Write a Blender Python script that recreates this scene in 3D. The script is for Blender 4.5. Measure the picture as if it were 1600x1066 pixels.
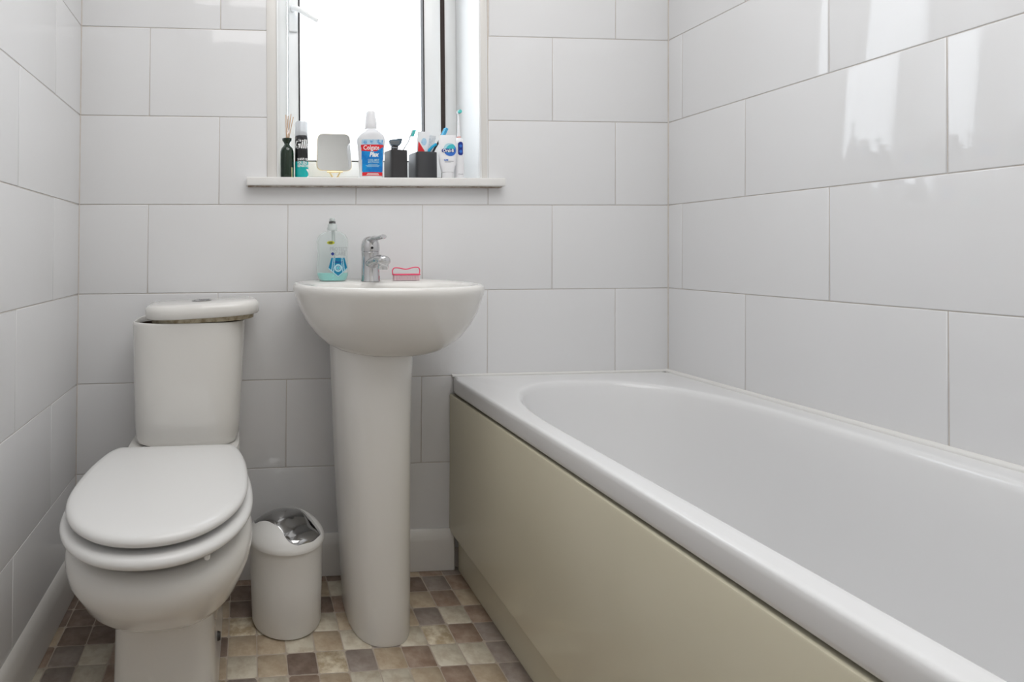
import bpy, bmesh, math, random
from mathutils import Vector, Matrix
random.seed(7)
S = bpy.context.scene
for o in list(bpy.data.objects): bpy.data.objects.remove(o)
PI = math.pi
# ---------------------------------------------------------------- camera, light, exposure
YAW, PITCH, ROLL = 0.07465, 0.00999, -0.00543
FPX, PX, PY = 859.557, 448.866, 386.759
def basis():
    cy, sy, cp, sp = math.cos(YAW), math.sin(YAW), math.cos(PITCH), math.sin(PITCH)
    f = Vector((sy*cp, cy*cp, sp)); r = Vector((cy, -sy, 0)); u = r.cross(f)
    cr, sr = math.cos(ROLL), math.sin(ROLL)
    return r*cr + u*sr, u*cr - r*sr, f
_r, _u, _f = basis()
cam = bpy.data.cameras.new('camera'); camo = bpy.data.objects.new('camera', cam); S.collection.objects.link(camo)
camo.matrix_world = Matrix(((_r.x, _u.x, -_f.x, 0), (_r.y, _u.y, -_f.y, -1.57067), (_r.z, _u.z, -_f.z, 0.91598), (0, 0, 0, 1)))
cam.sensor_width = 36; cam.lens = FPX/1600*36
cam.shift_x = (800-PX)/1600; cam.shift_y = (PY-533)/1600
cam.clip_start = 0.02
S.camera = camo
w = bpy.data.worlds.new('overcast'); S.world = w; w.use_nodes = True
bg = w.node_tree.nodes['Background']; bg.inputs[0].default_value = (0.93, 0.97, 1.0, 1); bg.inputs[1].default_value = 5.5
def area(name, loc, rot, sx, sy, power, col):
    l = bpy.data.lights.new(name, 'AREA'); l.shape = 'RECTANGLE'; l.size = sx; l.size_y = sy; l.energy = power; l.color = col
    o = bpy.data.objects.new(name, l); o.location = loc; o.rotation_euler = rot; S.collection.objects.link(o); return o
area('ceiling_fill', (0.42, -1.05, 2.28), (0, 0, 0), 1.2, 1.2, 16, (1.0, 0.99, 0.98))  # unseen area light added under the ceiling as soft interior fill
S.view_settings.view_transform = 'Standard'; S.view_settings.look = 'None'
S.view_settings.exposure = -0.06; S.view_settings.gamma = 1.0; S.view_settings.use_curve_mapping = False

# ---------------------------------------------------------------- materials
def mat(name, col, rough=.5, metal=0., spec=.5, coat=0., trans=0., ior=1.45, alpha=1., emit=None, bump=None, noise=None):
    m = bpy.data.materials.new(name); m.use_nodes = True
    nt = m.node_tree; b = nt.nodes['Principled BSDF']
    b.inputs['Base Color'].default_value = (*col, 1)
    b.inputs['Roughness'].default_value = rough; b.inputs['Metallic'].default_value = metal
    b.inputs['Specular IOR Level'].default_value = spec; b.inputs['Coat Weight'].default_value = coat
    b.inputs['Coat Roughness'].default_value = .04
    b.inputs['Transmission Weight'].default_value = trans; b.inputs['IOR'].default_value = ior
    b.inputs['Alpha'].default_value = alpha
    tc = None
    if noise or bump: tc = nt.nodes.new('ShaderNodeTexCoord')
    if noise:                                   # (scale, colour2, lo, hi)
        sc, c2, lo, hi = noise
        n = nt.nodes.new('ShaderNodeTexNoise'); n.inputs['Scale'].default_value = sc; n.inputs['Detail'].default_value = 7; n.inputs['Roughness'].default_value = .62
        nt.links.new(tc.outputs['Object'], n.inputs['Vector'])
        r = nt.nodes.new('ShaderNodeMapRange'); r.inputs[1].default_value = lo; r.inputs[2].default_value = hi
        nt.links.new(n.outputs['Fac'], r.inputs[0])
        mx = nt.nodes.new('ShaderNodeMix'); mx.data_type = 'RGBA'
        mx.inputs[6].default_value = (*col, 1); mx.inputs[7].default_value = (*c2, 1)
        nt.links.new(r.outputs[0], mx.inputs[0]); nt.links.new(mx.outputs[2], b.inputs['Base Color'])
    if bump:                                    # list of (scale vector, strength)
        prev = None
        for sv, st, dist in bump:
            mp = nt.nodes.new('ShaderNodeMapping'); mp.inputs['Scale'].default_value = sv
            nt.links.new(tc.outputs['Object'], mp.inputs[0])
            n = nt.nodes.new('ShaderNodeTexNoise'); n.inputs['Scale'].default_value = 1; n.inputs['Detail'].default_value = 2
            nt.links.new(mp.outputs[0], n.inputs['Vector'])
            bp = nt.nodes.new('ShaderNodeBump'); bp.inputs['Strength'].default_value = st; bp.inputs['Distance'].default_value = dist
            nt.links.new(n.outputs['Fac'], bp.inputs['Height'])
            if prev: nt.links.new(prev.outputs[0], bp.inputs['Normal'])
            prev = bp
        nt.links.new(prev.outputs[0], b.inputs['Normal'])
    return m
M = {}
M['tile'] = mat('glazed_tile', (.795, .795, .803), .045, spec=.5, bump=[((7, 7, 7), .10, .004), ((70, 70, 5), .10, .0004)])
M['grout'] = mat('grout', (.66, .62, .58), .8, noise=(30, (.60, .53, .47), .4, .7))
M['ceramic'] = mat('vitreous_china', (.80, .785, .755), .07, spec=.55)
M['seat'] = mat('painted_seat', (.785, .78, .77), .22)
M['acrylic'] = mat('bath_acrylic', (.80, .80, .805), .14)
M['panel'] = mat('bath_panel_acrylic', (.70, .655, .51), .11, noise=(3, (.68, .635, .495), .3, .7))
M['skirt'] = mat('gloss_paint', (.78, .76, .73), .25)
M['upvc'] = mat('white_upvc', (.86, .87, .87), .22)
M['sill'] = mat('sill_paint', (.83, .82, .80), .3, noise=(14, (.79, .76, .73), .55, .8))
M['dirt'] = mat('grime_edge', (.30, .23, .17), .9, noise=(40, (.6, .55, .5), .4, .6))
M['rubber'] = mat('black_gasket', (.02, .018, .018), .6)
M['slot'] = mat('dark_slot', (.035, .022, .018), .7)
M['chrome'] = mat('chrome', (.62, .62, .63), .07, metal=1)
M['steel'] = mat('polished_steel', (.40, .40, .40), .13, metal=1)
M['gold'] = mat('brushed_gold', (.80, .66, .38), .3, metal=1)
M['mirror'] = mat('mirror_glass', (.85, .85, .84), .03, metal=1)
M['bin'] = mat('bin_plastic', (.82, .815, .80), .3)
M['plaster'] = mat('painted_plaster', (.85, .85, .83), .8)
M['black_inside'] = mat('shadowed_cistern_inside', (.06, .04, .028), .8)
M['stain'] = mat('limescale_stained_china', (.52, .46, .34), .6, noise=(60, (.30, .24, .15), .45, .65))
M['green_glass'] = mat('dark_green_glass', (.005, .022, .009), .12, coat=.5)
M['reed'] = mat('reed', (.62, .44, .30), .7)
M['can_black'] = mat('can_black', (.012, .012, .014), .25, coat=.3)
M['can_teal'] = mat('can_teal', (.0, .42, .42), .25, coat=.3)
M['white_print'] = mat('white_print', (.9, .9, .9), .4)
M['cap_clear'] = mat('smoky_clear_cap', (.72, .75, .78), .2, alpha=.78)
M['white_plastic'] = mat('white_plastic', (.86, .86, .88), .3)
M['bottle_white'] = mat('milky_bottle', (.82, .83, .86), .2)
M['label_blue'] = mat('label_blue', (.0, .19, .60), .3, noise=(40, (.0, .30, .72), .45, .6))
M['label_pale'] = mat('label_pale_blue', (.45, .66, .82), .3, noise=(90, (.12, .36, .66), .5, .6))
M['red'] = mat('label_red', (.75, .02, .03), .3)
M['anthracite'] = mat('anthracite_tumbler', (.035, .033, .034), .45)
M['anthracite2'] = mat('anthracite_tumbler_ribbed', (.055, .056, .060), .4)
M['razor'] = mat('razor_rubber', (.10, .14, .18), .35)
M['teal_bristle'] = mat('teal_bristles', (.10, .60, .58), .6)
M['blue_bristle'] = mat('blue_bristles', (.10, .50, .78), .5)
M['navy'] = mat('navy_print', (.01, .03, .25), .35)
M['teal_print'] = mat('teal_print', (.05, .50, .58), .35)
M['blue_print'] = mat('blue_print', (.03, .16, .60), .35)
M['grey_print'] = mat('grey_print', (.35, .36, .38), .5)
M['grey_tube'] = mat('silver_grey_tube', (.66, .68, .69), .35, noise=(70, (.42, .48, .52), .5, .62))
M['cyan'] = mat('cyan_plastic', (.0, .38, .65), .35)
M['pink'] = mat('pink_plastic', (.88, .10, .20), .3)
M['pink_bristle'] = mat('pale_pink_bristles', (.96, .74, .78), .6)
M['pink_tip'] = mat('pink_band', (.8, .35, .3), .4)
M['sticker'] = mat('lime_sticker', (.50, .52, .03), .5)
M['olive'] = mat('olive_print', (.16, .17, .02), .5)
M['soap'] = mat('teal_liquid_soap', (.33, .76, .72), .15, coat=.4)
M['pump'] = mat('pump_grey', (.62, .67, .66), .3)
M['pump_dark'] = mat('pump_dark_band', (.15, .15, .15), .4)
M['shield'] = mat('shield_blue', (.0, .22, .40), .35)
M['shield_pale'] = mat('shield_pale', (.45, .70, .78), .35)
M['seal'] = mat('silicone_seal', (.80, .79, .77), .35)
M['screw'] = mat('rusty_screw', (.05, .045, .04), .5)

def clear_mat(name, col, opac, rough=.05):
    m = bpy.data.materials.new(name); m.use_nodes = True; nt = m.node_tree; nt.nodes.clear()
    out = nt.nodes.new('ShaderNodeOutputMaterial'); tr = nt.nodes.new('ShaderNodeBsdfTransparent'); tr.inputs[0].default_value = (*col, 1)
    tl = nt.nodes.new('ShaderNodeBsdfPrincipled'); tl.inputs['Base Color'].default_value = (*col, 1); tl.inputs['Roughness'].default_value = rough
    mx = nt.nodes.new('ShaderNodeMixShader'); lw = nt.nodes.new('ShaderNodeLayerWeight'); lw.inputs[0].default_value = .25
    mr = nt.nodes.new('ShaderNodeMapRange'); mr.inputs[3].default_value = opac; mr.inputs[4].default_value = min(1, opac+.55)
    nt.links.new(lw.outputs['Facing'], mr.inputs[0]); nt.links.new(mr.outputs[0], mx.inputs[0])
    nt.links.new(tr.outputs[0], mx.inputs[1]); nt.links.new(tl.outputs[0], mx.inputs[2]); nt.links.new(mx.outputs[0], out.inputs[0])
    return m
M['clear'] = clear_mat('clear_bottle_plastic', (.93, .96, .955), .10)
def frosted():
    m = bpy.data.materials.new('frosted_window_glass'); m.use_nodes = True; nt = m.node_tree; nt.nodes.clear()
    out = nt.nodes.new('ShaderNodeOutputMaterial'); tr = nt.nodes.new('ShaderNodeBsdfTransparent')
    tl = nt.nodes.new('ShaderNodeBsdfTranslucent'); tl.inputs[0].default_value = (.95, .97, 1, 1)
    gl = nt.nodes.new('ShaderNodeBsdfGlossy'); gl.inputs['Roughness'].default_value = .1
    a = nt.nodes.new('ShaderNodeMixShader'); a.inputs[0].default_value = .45
    b = nt.nodes.new('ShaderNodeMixShader'); b.inputs[0].default_value = .04
    nt.links.new(tr.outputs[0], a.inputs[1]); nt.links.new(tl.outputs[0], a.inputs[2])
    nt.links.new(a.outputs[0], b.inputs[1]); nt.links.new(gl.outputs[0], b.inputs[2]); nt.links.new(b.outputs[0], out.inputs[0])
    return m
M['frost'] = frosted()
# printed vinyl floor squares: stone mottling, one material per shade
def vinyl(name, c1, c2, c3=None, lo=.42, hi=.62):
    m = mat(name, c1, .42, noise=(34, c2, lo, hi)); return m
FL = {'B': vinyl('vinyl_dark_brown', (.185, .130, .100), (.30, .23, .19), lo=.38, hi=.72),
      'R': vinyl('vinyl_red_brown', (.285, .195, .145), (.44, .34, .265), lo=.38, hi=.72),
      'M': vinyl('vinyl_mauve_grey', (.270, .220, .190), (.40, .345, .305), lo=.38, hi=.72),
      'T': vinyl('vinyl_tan', (.43, .325, .225), (.60, .51, .38), lo=.36, hi=.70),
      'Y': vinyl('vinyl_gold', (.46, .36, .235), (.76, .68, .53), lo=.42, hi=.62),
      'C': vinyl('vinyl_cream', (.68, .625, .51), (.47, .39, .29), lo=.42, hi=.72)}
M['floor_joint'] = mat('vinyl_joint', (.48, .41, .34), .6)

# ---------------------------------------------------------------- helpers
C = S.collection
def shade(me, ang=35):
    me.shade_smooth(); me.set_sharp_from_angle(angle=math.radians(ang))
def link(name, me, m, parent=None, ang=35):
    if m is not None and len(me.materials) == 0: me.materials.append(m)
    if ang: shade(me, ang)
    o = bpy.data.objects.new(name, me); C.objects.link(o)
    if parent is not None:
        o.parent = parent; o.matrix_parent_inverse = Matrix.Translation(-WL(parent))
    return o
def WL(o):
    v = Vector((0, 0, 0)); p = o
    if 'wl' in META.get(o.name, {}): return META[o.name]['wl']
    return v
META = {}
def thing(name, label, cat, loc, group=None):
    o = bpy.data.objects.new(name, None); C.objects.link(o); o.location = loc; o.empty_display_size = .05
    o['label'] = label; o['category'] = cat
    if group: o['group'] = group
    META[o.name] = {'wl': Vector(loc)}
    return o
def from_bm(bm, name='m'):
    bmesh.ops.recalc_face_normals(bm, faces=bm.faces[:])
    me = bpy.data.meshes.new(name); bm.to_mesh(me); bm.free(); return me
def mesh_of(verts, faces):
    bm = bmesh.new(); vs = [bm.verts.new(v) for v in verts]
    for f in faces:
        try: bm.faces.new([vs[i] for i in f])
        except ValueError: pass
    return from_bm(bm)
def bm_box(bm, x0, x1, y0, y1, z0, z1, bev=0, seg=2, T=None):
    r = bmesh.ops.create_cube(bm, size=1); vs = r['verts']
    for v in vs: v.co = Vector(((x0+x1)/2+v.co.x*(x1-x0), (y0+y1)/2+v.co.y*(y1-y0), (z0+z1)/2+v.co.z*(z1-z0)))
    if bev:
        es = list({e for v in vs for e in v.link_edges})
        q = bmesh.ops.bevel(bm, geom=es, offset=bev, segments=seg, affect='EDGES', profile=.5)
        vs = list({v for f in q['faces'] for v in f.verts} | {v for v in vs if v.is_valid})
    if T:
        for v in vs: v.co = T @ v.co
    return vs
def box(name, x0, x1, y0, y1, z0, z1, m, parent=None, bev=0, seg=2, T=None):
    bm = bmesh.new(); bm_box(bm, x0, x1, y0, y1, z0, z1, bev, seg, T)
    return link(name, from_bm(bm), m, parent, 35 if bev else 0)
def bm_loft(bm, rings, cap0=True, cap1=True, closed=True):
    R = [[bm.verts.new(p) for p in r] for r in rings]; n = len(R[0])
    for a, b in zip(R[:-1], R[1:]):
        for i in range(n if closed else n-1):
            j = (i+1) % n; bm.faces.new((a[i], a[j], b[j], b[i]))
    if cap0: bm.faces.new(R[0])
    if cap1: bm.faces.new(R[-1])
def loft(name, rings, m, parent=None, cap0=True, cap1=True, ang=40):
    bm = bmesh.new(); bm_loft(bm, rings, cap0, cap1); return link(name, from_bm(bm), m, parent, ang)
def circ(cx, cy, z, r, n=40, ry=None):
    ry = r if ry is None else ry
    return [(cx+r*math.cos(2*PI*i/n), cy+ry*math.sin(2*PI*i/n), z) for i in range(n)]
def lathe(name, cx, cy, prof, m, parent=None, n=40, cap0=True, cap1=True, ang=40, sy=1):
    return loft(name, [circ(cx, cy, z, r, n, r*sy) for r, z in prof], m, parent, cap0, cap1, ang)
def spow(v, p): return math.copysign(abs(v)**p, v)
def sup(cx, cy, z, a, bf, bb, e=2.4, eb=None, n=72, tap=0):
    """superellipse ring: half width a, front (-y) extent bf, back (+y) extent bb"""
    eb = e if eb is None else eb; out = []
    for i in range(n):
        t = 2*PI*i/n; c, s = math.cos(t), math.sin(t)
        ee = e if s < 0 else eb
        x = a*spow(c, 2/ee); y = (bf if s < 0 else bb)*spow(s, 2/ee)
        if s > 0 and tap: x *= 1-tap*(y/bb)
        out.append((cx+x, cy+y, z))
    return out
def tube_bm(bm, pts, rad, n=12, cap=True, flat=None):
    pts = [Vector(p) for p in pts]; k = len(pts)
    rad = rad if isinstance(rad, (list, tuple)) else [rad]*k
    rings = []; prev = None
    for i, p in enumerate(pts):
        d = (pts[min(i+1, k-1)]-pts[max(i-1, 0)]).normalized()
        if prev is None:
            a = Vector((0, 0, 1)) if abs(d.z) < .9 else Vector((1, 0, 0)); u = d.cross(a).normalized()
        else: u = (prev - d*prev.dot(d)).normalized()
        prev = u; v = d.cross(u)
        fl = 1 if flat is None else flat
        rings.append([p+u*math.cos(2*PI*j/n)*rad[i]+v*math.sin(2*PI*j/n)*rad[i]*fl for j in range(n)])
    bm_loft(bm, rings, cap, cap)
def tube(name, pts, rad, m, parent=None, n=12, flat=None):
    bm = bmesh.new(); tube_bm(bm, pts, rad, n, True, flat); return link(name, from_bm(bm), m, parent, 50)
def smooth_path(P, k=8):
    P = [Vector(p) for p in P]; out = []
    for i in range(len(P)-1):
        p0 = P[max(i-1, 0)]; p1 = P[i]; p2 = P[i+1]; p3 = P[min(i+2, len(P)-1)]
        for j in range(k):
            t = j/k
            out.append(.5*((2*p1)+(-p0+p2)*t+(2*p0-5*p1+4*p2-p3)*t*t+(-p0+3*p1-3*p2+p3)*t**3))
    return out+[P[-1]]
def prism(name, poly, axis, a, b, m, parent=None, bev=0, ang=35):
    """poly extruded along axis ('x','y','z') between a and b"""
    bm = bmesh.new()
    def P(p, t): return {'y': (p[0], t, p[1]), 'x': (t, p[0], p[1]), 'z': (p[0], p[1], t)}[axis]
    v0 = [bm.verts.new(P(p, a)) for p in poly]; v1 = [bm.verts.new(P(p, b)) for p in poly]; n = len(poly)
    bm.faces.new(v0); bm.faces.new(v1[::-1])
    for i in range(n): bm.faces.new((v0[i], v0[(i+1) % n], v1[(i+1) % n], v1[i]))
    if bev: bmesh.ops.bevel(bm, geom=bm.edges[:], offset=bev, segments=2, affect='EDGES')
    return link(name, from_bm(bm), m, parent, ang if bev else 30)
def strip_grid(fn, x0, x1, z0, z1, nx, nz, inside=None):
    """thin printed area on a surface: fn(x,z) -> Vector"""
    V = [fn(x0+(x1-x0)*i/nx, z0+(z1-z0)*j/nz) for j in range(nz+1) for i in range(nx+1)]; F = []
    for j in range(nz):
        for i in range(nx):
            if inside and not inside(x0+(x1-x0)*(i+.5)/nx, z0+(z1-z0)*(j+.5)/nz): continue
            F.append((j*(nx+1)+i, j*(nx+1)+i+1, (j+1)*(nx+1)+i+1, (j+1)*(nx+1)+i))
    return V, F
def print_area(name, fn, x0, x1, z0, z1, m, parent, nx=24, nz=12, inside=None):
    V, F = strip_grid(fn, x0, x1, z0, z1, nx, nz, inside)
    me = bpy.data.meshes.new(name); me.from_pydata([tuple(v) for v in V], [], F)
    return link(name, me, m, parent, 60)
def text(name, body, size, cx, cz, fn, m, parent, bold=0, sx=1, shear=0, align='CENTER'):
    cu = bpy.data.curves.new('txt', 'FONT'); cu.body = body; cu.size = size; cu.align_x = align; cu.align_y = 'CENTER'
    cu.offset = bold; cu.shear = shear; cu.resolution_u = 2; cu.fill_mode = 'FRONT'
    ob = bpy.data.objects.new('txt', cu); C.objects.link(ob)
    me = bpy.data.meshes.new_from_object(ob.evaluated_get(bpy.context.evaluated_depsgraph_get()))
    bpy.data.objects.remove(ob)
    for v in me.vertices:
        p = fn(cx+v.co.x*sx, cz+v.co.y); v.co = p
    me.materials.clear()
    return link(name, me, m, parent, 0)
def structure(o): o['kind'] = 'structure'; return o

# ---------------------------------------------------------------- room shell
ZR = 1.054; XL, XR = -0.46333, 1.2728; K = 0.0137; TW = 0.394; TR = 0.2035
WZ0, WZ1, WX0, WX1 = 1.13, 2.06, 0.060, 0.710
HC = 2.32; YF = -2.25
def lean(z): return K*(z-ZR)
def wall_box(name, x0, x1, y0, y1, z0, z1, dx0=0, dx1=0):
    bm = bmesh.new(); bm_box(bm, x0, x1, y0, y1, z0, z1)
    for v in bm.verts: v.co.x += lean(v.co.z)
    return bm
def shell_wall(name, pieces, m):
    bm = bmesh.new()
    for p in pieces:
        vs = bm_box(bm, *p)
        for v in vs: v.co.x += lean(v.co.z)
    return structure(link(name, from_bm(bm), m, None, 0))
Bk = 0.0015
wall_back = shell_wall('wall_back', [(XL-.2, WX0+.005, Bk, .22, -.1, HC), (WX1-.005, XR+.2, Bk, .22, -.1, HC),
                                     (WX0+.005, WX1-.005, Bk, .22, -.1, WZ0-.026), (WX0+.005, WX1-.005, Bk, .22, WZ1, HC)], M['grout'])
wall_left = shell_wall('wall_left', [(XL-.2, XL-Bk, YF-.1, .0, -.1, HC)], M['grout'])
wall_right = shell_wall('wall_right', [(XR+Bk, XR+.2, YF-.1, .0, -.1, HC)], M['grout'])
wall_front = structure(box('wall_front', XL-.2, XR+.2, YF-.12, YF, -.1, HC, M['plaster']))
ceiling = structure(box('ceiling', XL-.2, XR+.2, YF-.1, .2, HC, HC+.1, M['plaster']))
door = structure(box('door_1', -.38, .40, YF+.001, YF+.04, .005, 1.98, M['skirt'], bev=.004))
tube('door_handle', [(-.32, YF+.03, 1.0), (-.32, YF+.085, 1.0), (-.22, YF+.09, 1.0)], .009, M['chrome'], door)
TH = .006
def tile(poly, m3, parent):
    """poly in (u,z); m3 maps (u,z,depth) to world; front is depth 0"""
    bm = bmesh.new(); ins = []
    n = len(poly)
    cu = sum(p[0] for p in poly)/n
    def inset(poly, d):
        out = []
        for i in range(n):
            a, b, c = Vector(poly[i-1]), Vector(poly[i]), Vector(poly[(i+1) % n])
            d1 = (b-a).normalized(); d2 = (c-b).normalized()
            n1 = Vector((-d1.y, d1.x)); n2 = Vector((-d2.y, d2.x))
            k = 1+n1.dot(n2); out.append(b+(n1+n2)*(d/k if abs(k) > .01 else d))
        return out
    rings = [[(p[0], p[1], .004) for p in inset(poly, .0009)], [(p[0], p[1], .0010) for p in inset(poly, .0009)],
             [(p[0], p[1], .0002) for p in inset(poly, .0014)], [(p[0], p[1], 0) for p in inset(poly, .0030)]]
    R = [[bm.verts.new(m3(*q)) for q in r] for r in rings]
    for a, b in zip(R[:-1], R[1:]):
        for i in range(n): bm.faces.new((a[i], a[(i+1) % n], b[(i+1) % n], b[i]))
    bm.faces.new(R[-1])
    me = from_bm(bm); o = link('wall_tile', me, M['tile'], parent, 60); return o
mb = lambda u, z, d: (u+lean(z), d, z)
ml = lambda u, z, d: (XL+lean(z)-d, u, z)
mr = lambda u, z, d: (XR+lean(z)+d, u, z)
rows = [(k, ZR+.25*k, min(ZR+.25*(k+1), HC)) for k in range(-4, 5)]
for k, z0, z1 in rows:
    off = -.2738 if k % 2 else -.2738-TW/2
    u = off-2*TW
    while u < XR:
        a, b = max(u, XL), min(u+TW, XR); u += TW
        if b-a < .012: continue
        # window opening cut
        if z1 <= WZ0 or z0 >= WZ1 or b <= WX0 or a >= WX1: polys = [[(a, z0), (b, z0), (b, z1), (a, z1)]]
        else:
            lo, hi = max(z0, WZ0), min(z1, WZ1)
            P = None
            if z0 < WZ0:      # row under the sill
                L, R = a < WX0-.01, b > WX1+.01
                if L: P = [(a, z0), (b, z0), (b, WZ0), (WX0, WZ0), (WX0, z1), (a, z1)]
                elif R: P = [(a, z0), (b, z0), (b, z1), (WX1, z1), (WX1, WZ0), (a, WZ0)]
                else: P = [(a, z0), (b, z0), (b, WZ0), (a, WZ0)]
            elif z1 > WZ1:
                L, R = a < WX0-.01, b > WX1+.01
                if L: P = [(a, z0), (WX0, z0), (WX0, WZ1), (b, WZ1), (b, z1), (a, z1)]
                elif R: P = [(a, WZ1), (WX1, WZ1), (WX1, z0), (b, z0), (b, z1), (a, z1)]
                else: P = [(a, WZ1), (b, WZ1), (b, z1), (a, z1)]
                if L and R: P = [(a, WZ1), (b, WZ1), (b, z1), (a, z1)]
            else:
                if a < WX0-.005: tile([(a, z0), (WX0, z0), (WX0, z1), (a, z1)], mb, wall_back)
                if b > WX1+.005: tile([(WX1, z0), (b, z0), (b, z1), (WX1, z1)], mb, wall_back)
            polys = [P] if P else []
        for P in polys: tile(P, mb, wall_back)
    # right wall
    par = 0 if k % 2 else 1
    y = -.0528-TR*par; e1 = 0
    while e1 > YF:
        e0 = max(y, YF); tile([(e0, z0), (e1, z0), (e1, z1), (e0, z1)], mr, wall_right); e1 = e0; y -= 2*TR
    y = -.200 if k % 2 else -.412
    if k % 2 == 0: y = -.412
    e1 = 0
    y0 = y
    while e1 > YF:
        e0 = max(y0, YF); tile([(e0, z0), (e1, z0), (e1, z1), (e0, z1)][::1], lambda u, z, d: ml(u, z, d), wall_left); e1 = e0; y0 -= 2*TR

# floor: joints sheet + printed squares, laid as separate pieces where they can be told apart
floor = structure(box('floor', XL-.1, XR+.1, YF, .05, -.06, -.0006, M['floor_joint']))
G = .0667; FX0 = -.4465; FY0 = -.0400
pat = {  # row: string for columns -1..16
 -1: 'BBMBRBMRBTRBMBTRMB', 0: 'BBRTMBBBBRTCTBBMRT', 1: 'BBBTBBTBTRBRTMTRTM', 2: 'TBBMTRTYCRCTMTMCRM',
 3: 'RMCRTYBTTCTCMCYRMT', 4: 'CMCRTMTCTBYMTRCCMR', 5: 'TRCMTYTMCRTCCTRTMT'}
def sq(n, r, z=.0):
    x0, x1 = FX0+n*G, FX0+(n+1)*G; y1, y0 = FY0-r*G, FY0-(r+1)*G; g = .0011
    x0 = max(x0, -.475); x1 = min(x1, .612); y1 = min(y1, -.0); j = lambda: random.uniform(-.0007, .0007)
    return [(x0+g+j(), y0+g+j()), (x1-g+j(), y0+g+j()), (x1-g+j(), y1-g+j()), (x0+g+j(), y1-g+j())]
def corner_cut(p):
    out = []
    for i in range(4):
        a, b, c = Vector(p[i-1]), Vector(p[i]), Vector(p[(i+1) % 4]); q = random.uniform(.002, .005)
        out += [b+(a-b).normalized()*q, b+(c-b).normalized()*q]
    return out
def sq_mesh(bm, p):
    o = corner_cut(p); n = 8; c = sum((Vector(q) for q in o), Vector((0, 0)))/8
    lo = [bm.verts.new((q.x, q.y, -.0008)) for q in o]; hi = [bm.verts.new((*(q+(c-q).normalized()*.0008), .0)) for q in o]
    for i in range(n): bm.faces.new((lo[i], lo[(i+1) % n], hi[(i+1) % n], hi[i]))
    return bm.faces.new(hi)
for r in range(-1, 9):
    for n in range(-1, 16):
        p = sq(n, r)
        if p[1][0]-p[0][0] < .006 or p[2][1]-p[0][1] < .006: continue
        ch = pat[r][n+1] if r in pat else random.choice('BRMTYCTC')
        bm = bmesh.new(); sq_mesh(bm, p); link('floor_tile', from_bm(bm), FL[ch], floor, 60)
bm = bmesh.new(); mi = []
keys = list(FL)
for r in range(9, 33):
    for n in range(-1, 16):
        p = sq(n, r)
        if p[1][0]-p[0][0] < .006: continue
        k0 = len(bm.faces); sq_mesh(bm, p); kk = random.randrange(6)
        bm.faces.ensure_lookup_table()
        for f in bm.faces[k0:]: f.material_index = kk
me = from_bm(bm)
for k in keys: me.materials.append(FL[k])
fo = link('floor_tile', me, None, floor, 60); fo['kind'] = 'stuff'

# skirting boards
def skirting(name, poly, axis, a, b): return structure(prism(name, poly, axis, a, b, M['skirt'], None, .0012))
sk = [(-.0005, 0.001), (-.018, .001), (-.018, .086), (-.0165, .093), (-.008, .111), (-.0045, .114), (-.0005, .114)]
bm = bmesh.new()
xa, xb = -.466, .597
rings = []
for x in (xa, xb-.004, xb):
    s = 1 if x < xb else .8
    rings.append([(x, -.0005+(p[0]+.0005)*s, p[1] if x < xb else max(p[1]-.004, .004) if p[1] > .05 else p[1]+.003) for p in sk])
bm_loft(bm, rings); structure(link('baseboard_back', from_bm(bm), M['skirt'], None, 30))
xw = XL+lean(.06)
skl = [(xw, .001), (-.4630, .001), (-.4625, .070), (-.4632, .080), (-.4665, .099), (-.4725, .113), (XL+lean(.115), .116)]
bm = bmesh.new(); bm_loft(bm, [[(p[0], y, p[1]) for p in skl] for y in (-.019, -.5, -1.0, YF+.05)])
structure(link('baseboard_left', from_bm(bm), M['skirt'], None, 30))

# ---------------------------------------------------------------- window
win = bpy.data.objects.new('window_1', None); C.objects.link(win); win.location = (.39, .17, WZ0); win['kind'] = 'structure'
META['window_1'] = {'wl': Vector((.39, .17, WZ0))}
RX0, RX1 = .0925, .6870
# reveals lining the opening
bm = bmesh.new()
bm_box(bm, RX0-.03, RX0, .0, .215, WZ0, WZ1); bm_box(bm, RX1, RX1+.025, .0, .215, WZ0, WZ1); bm_box(bm, RX0-.03, RX1+.025, .0, .215, WZ1-.03, WZ1)
link('window_reveal', from_bm(bm), M['upvc'], win, 0)
box('edge_trim', WX0+.001, RX0-.0035, -.0022, .004, WZ0, WZ1-.002, M['skirt'], win, .0008)
box('edge_trim', RX1+.0045, WX1-.001, -.0022, .004, WZ0, WZ1-.002, M['skirt'], win, .0008)
box('edge_trim', RX0, RX1, -.0022, .004, WZ1-.028, WZ1-.002, M['skirt'], win, .0008)
box('edge_bead', RX0-.0035, RX0+.001, -.0045, .006, WZ0, WZ1-.028, M['upvc'], win, .0012)
box('edge_bead', RX1-.002, RX1+.0045, -.0045, .006, WZ0, WZ1-.028, M['upvc'], win, .0015)
FY = .165
def frame(name, x0, x1, z0, z1, wl, wr, wb, wt, y0, y1, m, bev=.003):
    bm = bmesh.new()
    bm_box(bm, x0, x0+wl, y0, y1, z0, z1, bev); bm_box(bm, x1-wr, x1, y0, y1, z0, z1, bev)
    bm_box(bm, x0+wl, x1-wr, y0, y1, z0, z0+wb, bev); bm_box(bm, x0+wl, x1-wr, y0, y1, z1-wt, z1, bev)
    return link(name, from_bm(bm), m, win, 35)
frame('outer_frame', RX0, RX1, WZ0, WZ1-.03, .041, .040, .022, .035, FY+.008, FY+.05, M['upvc'])
sash = frame('opening_sash', .136, .630, WZ0+.026, WZ1-.068, .033, .056, .052, .05, FY-.006, FY+.045, M['upvc'])
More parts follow.
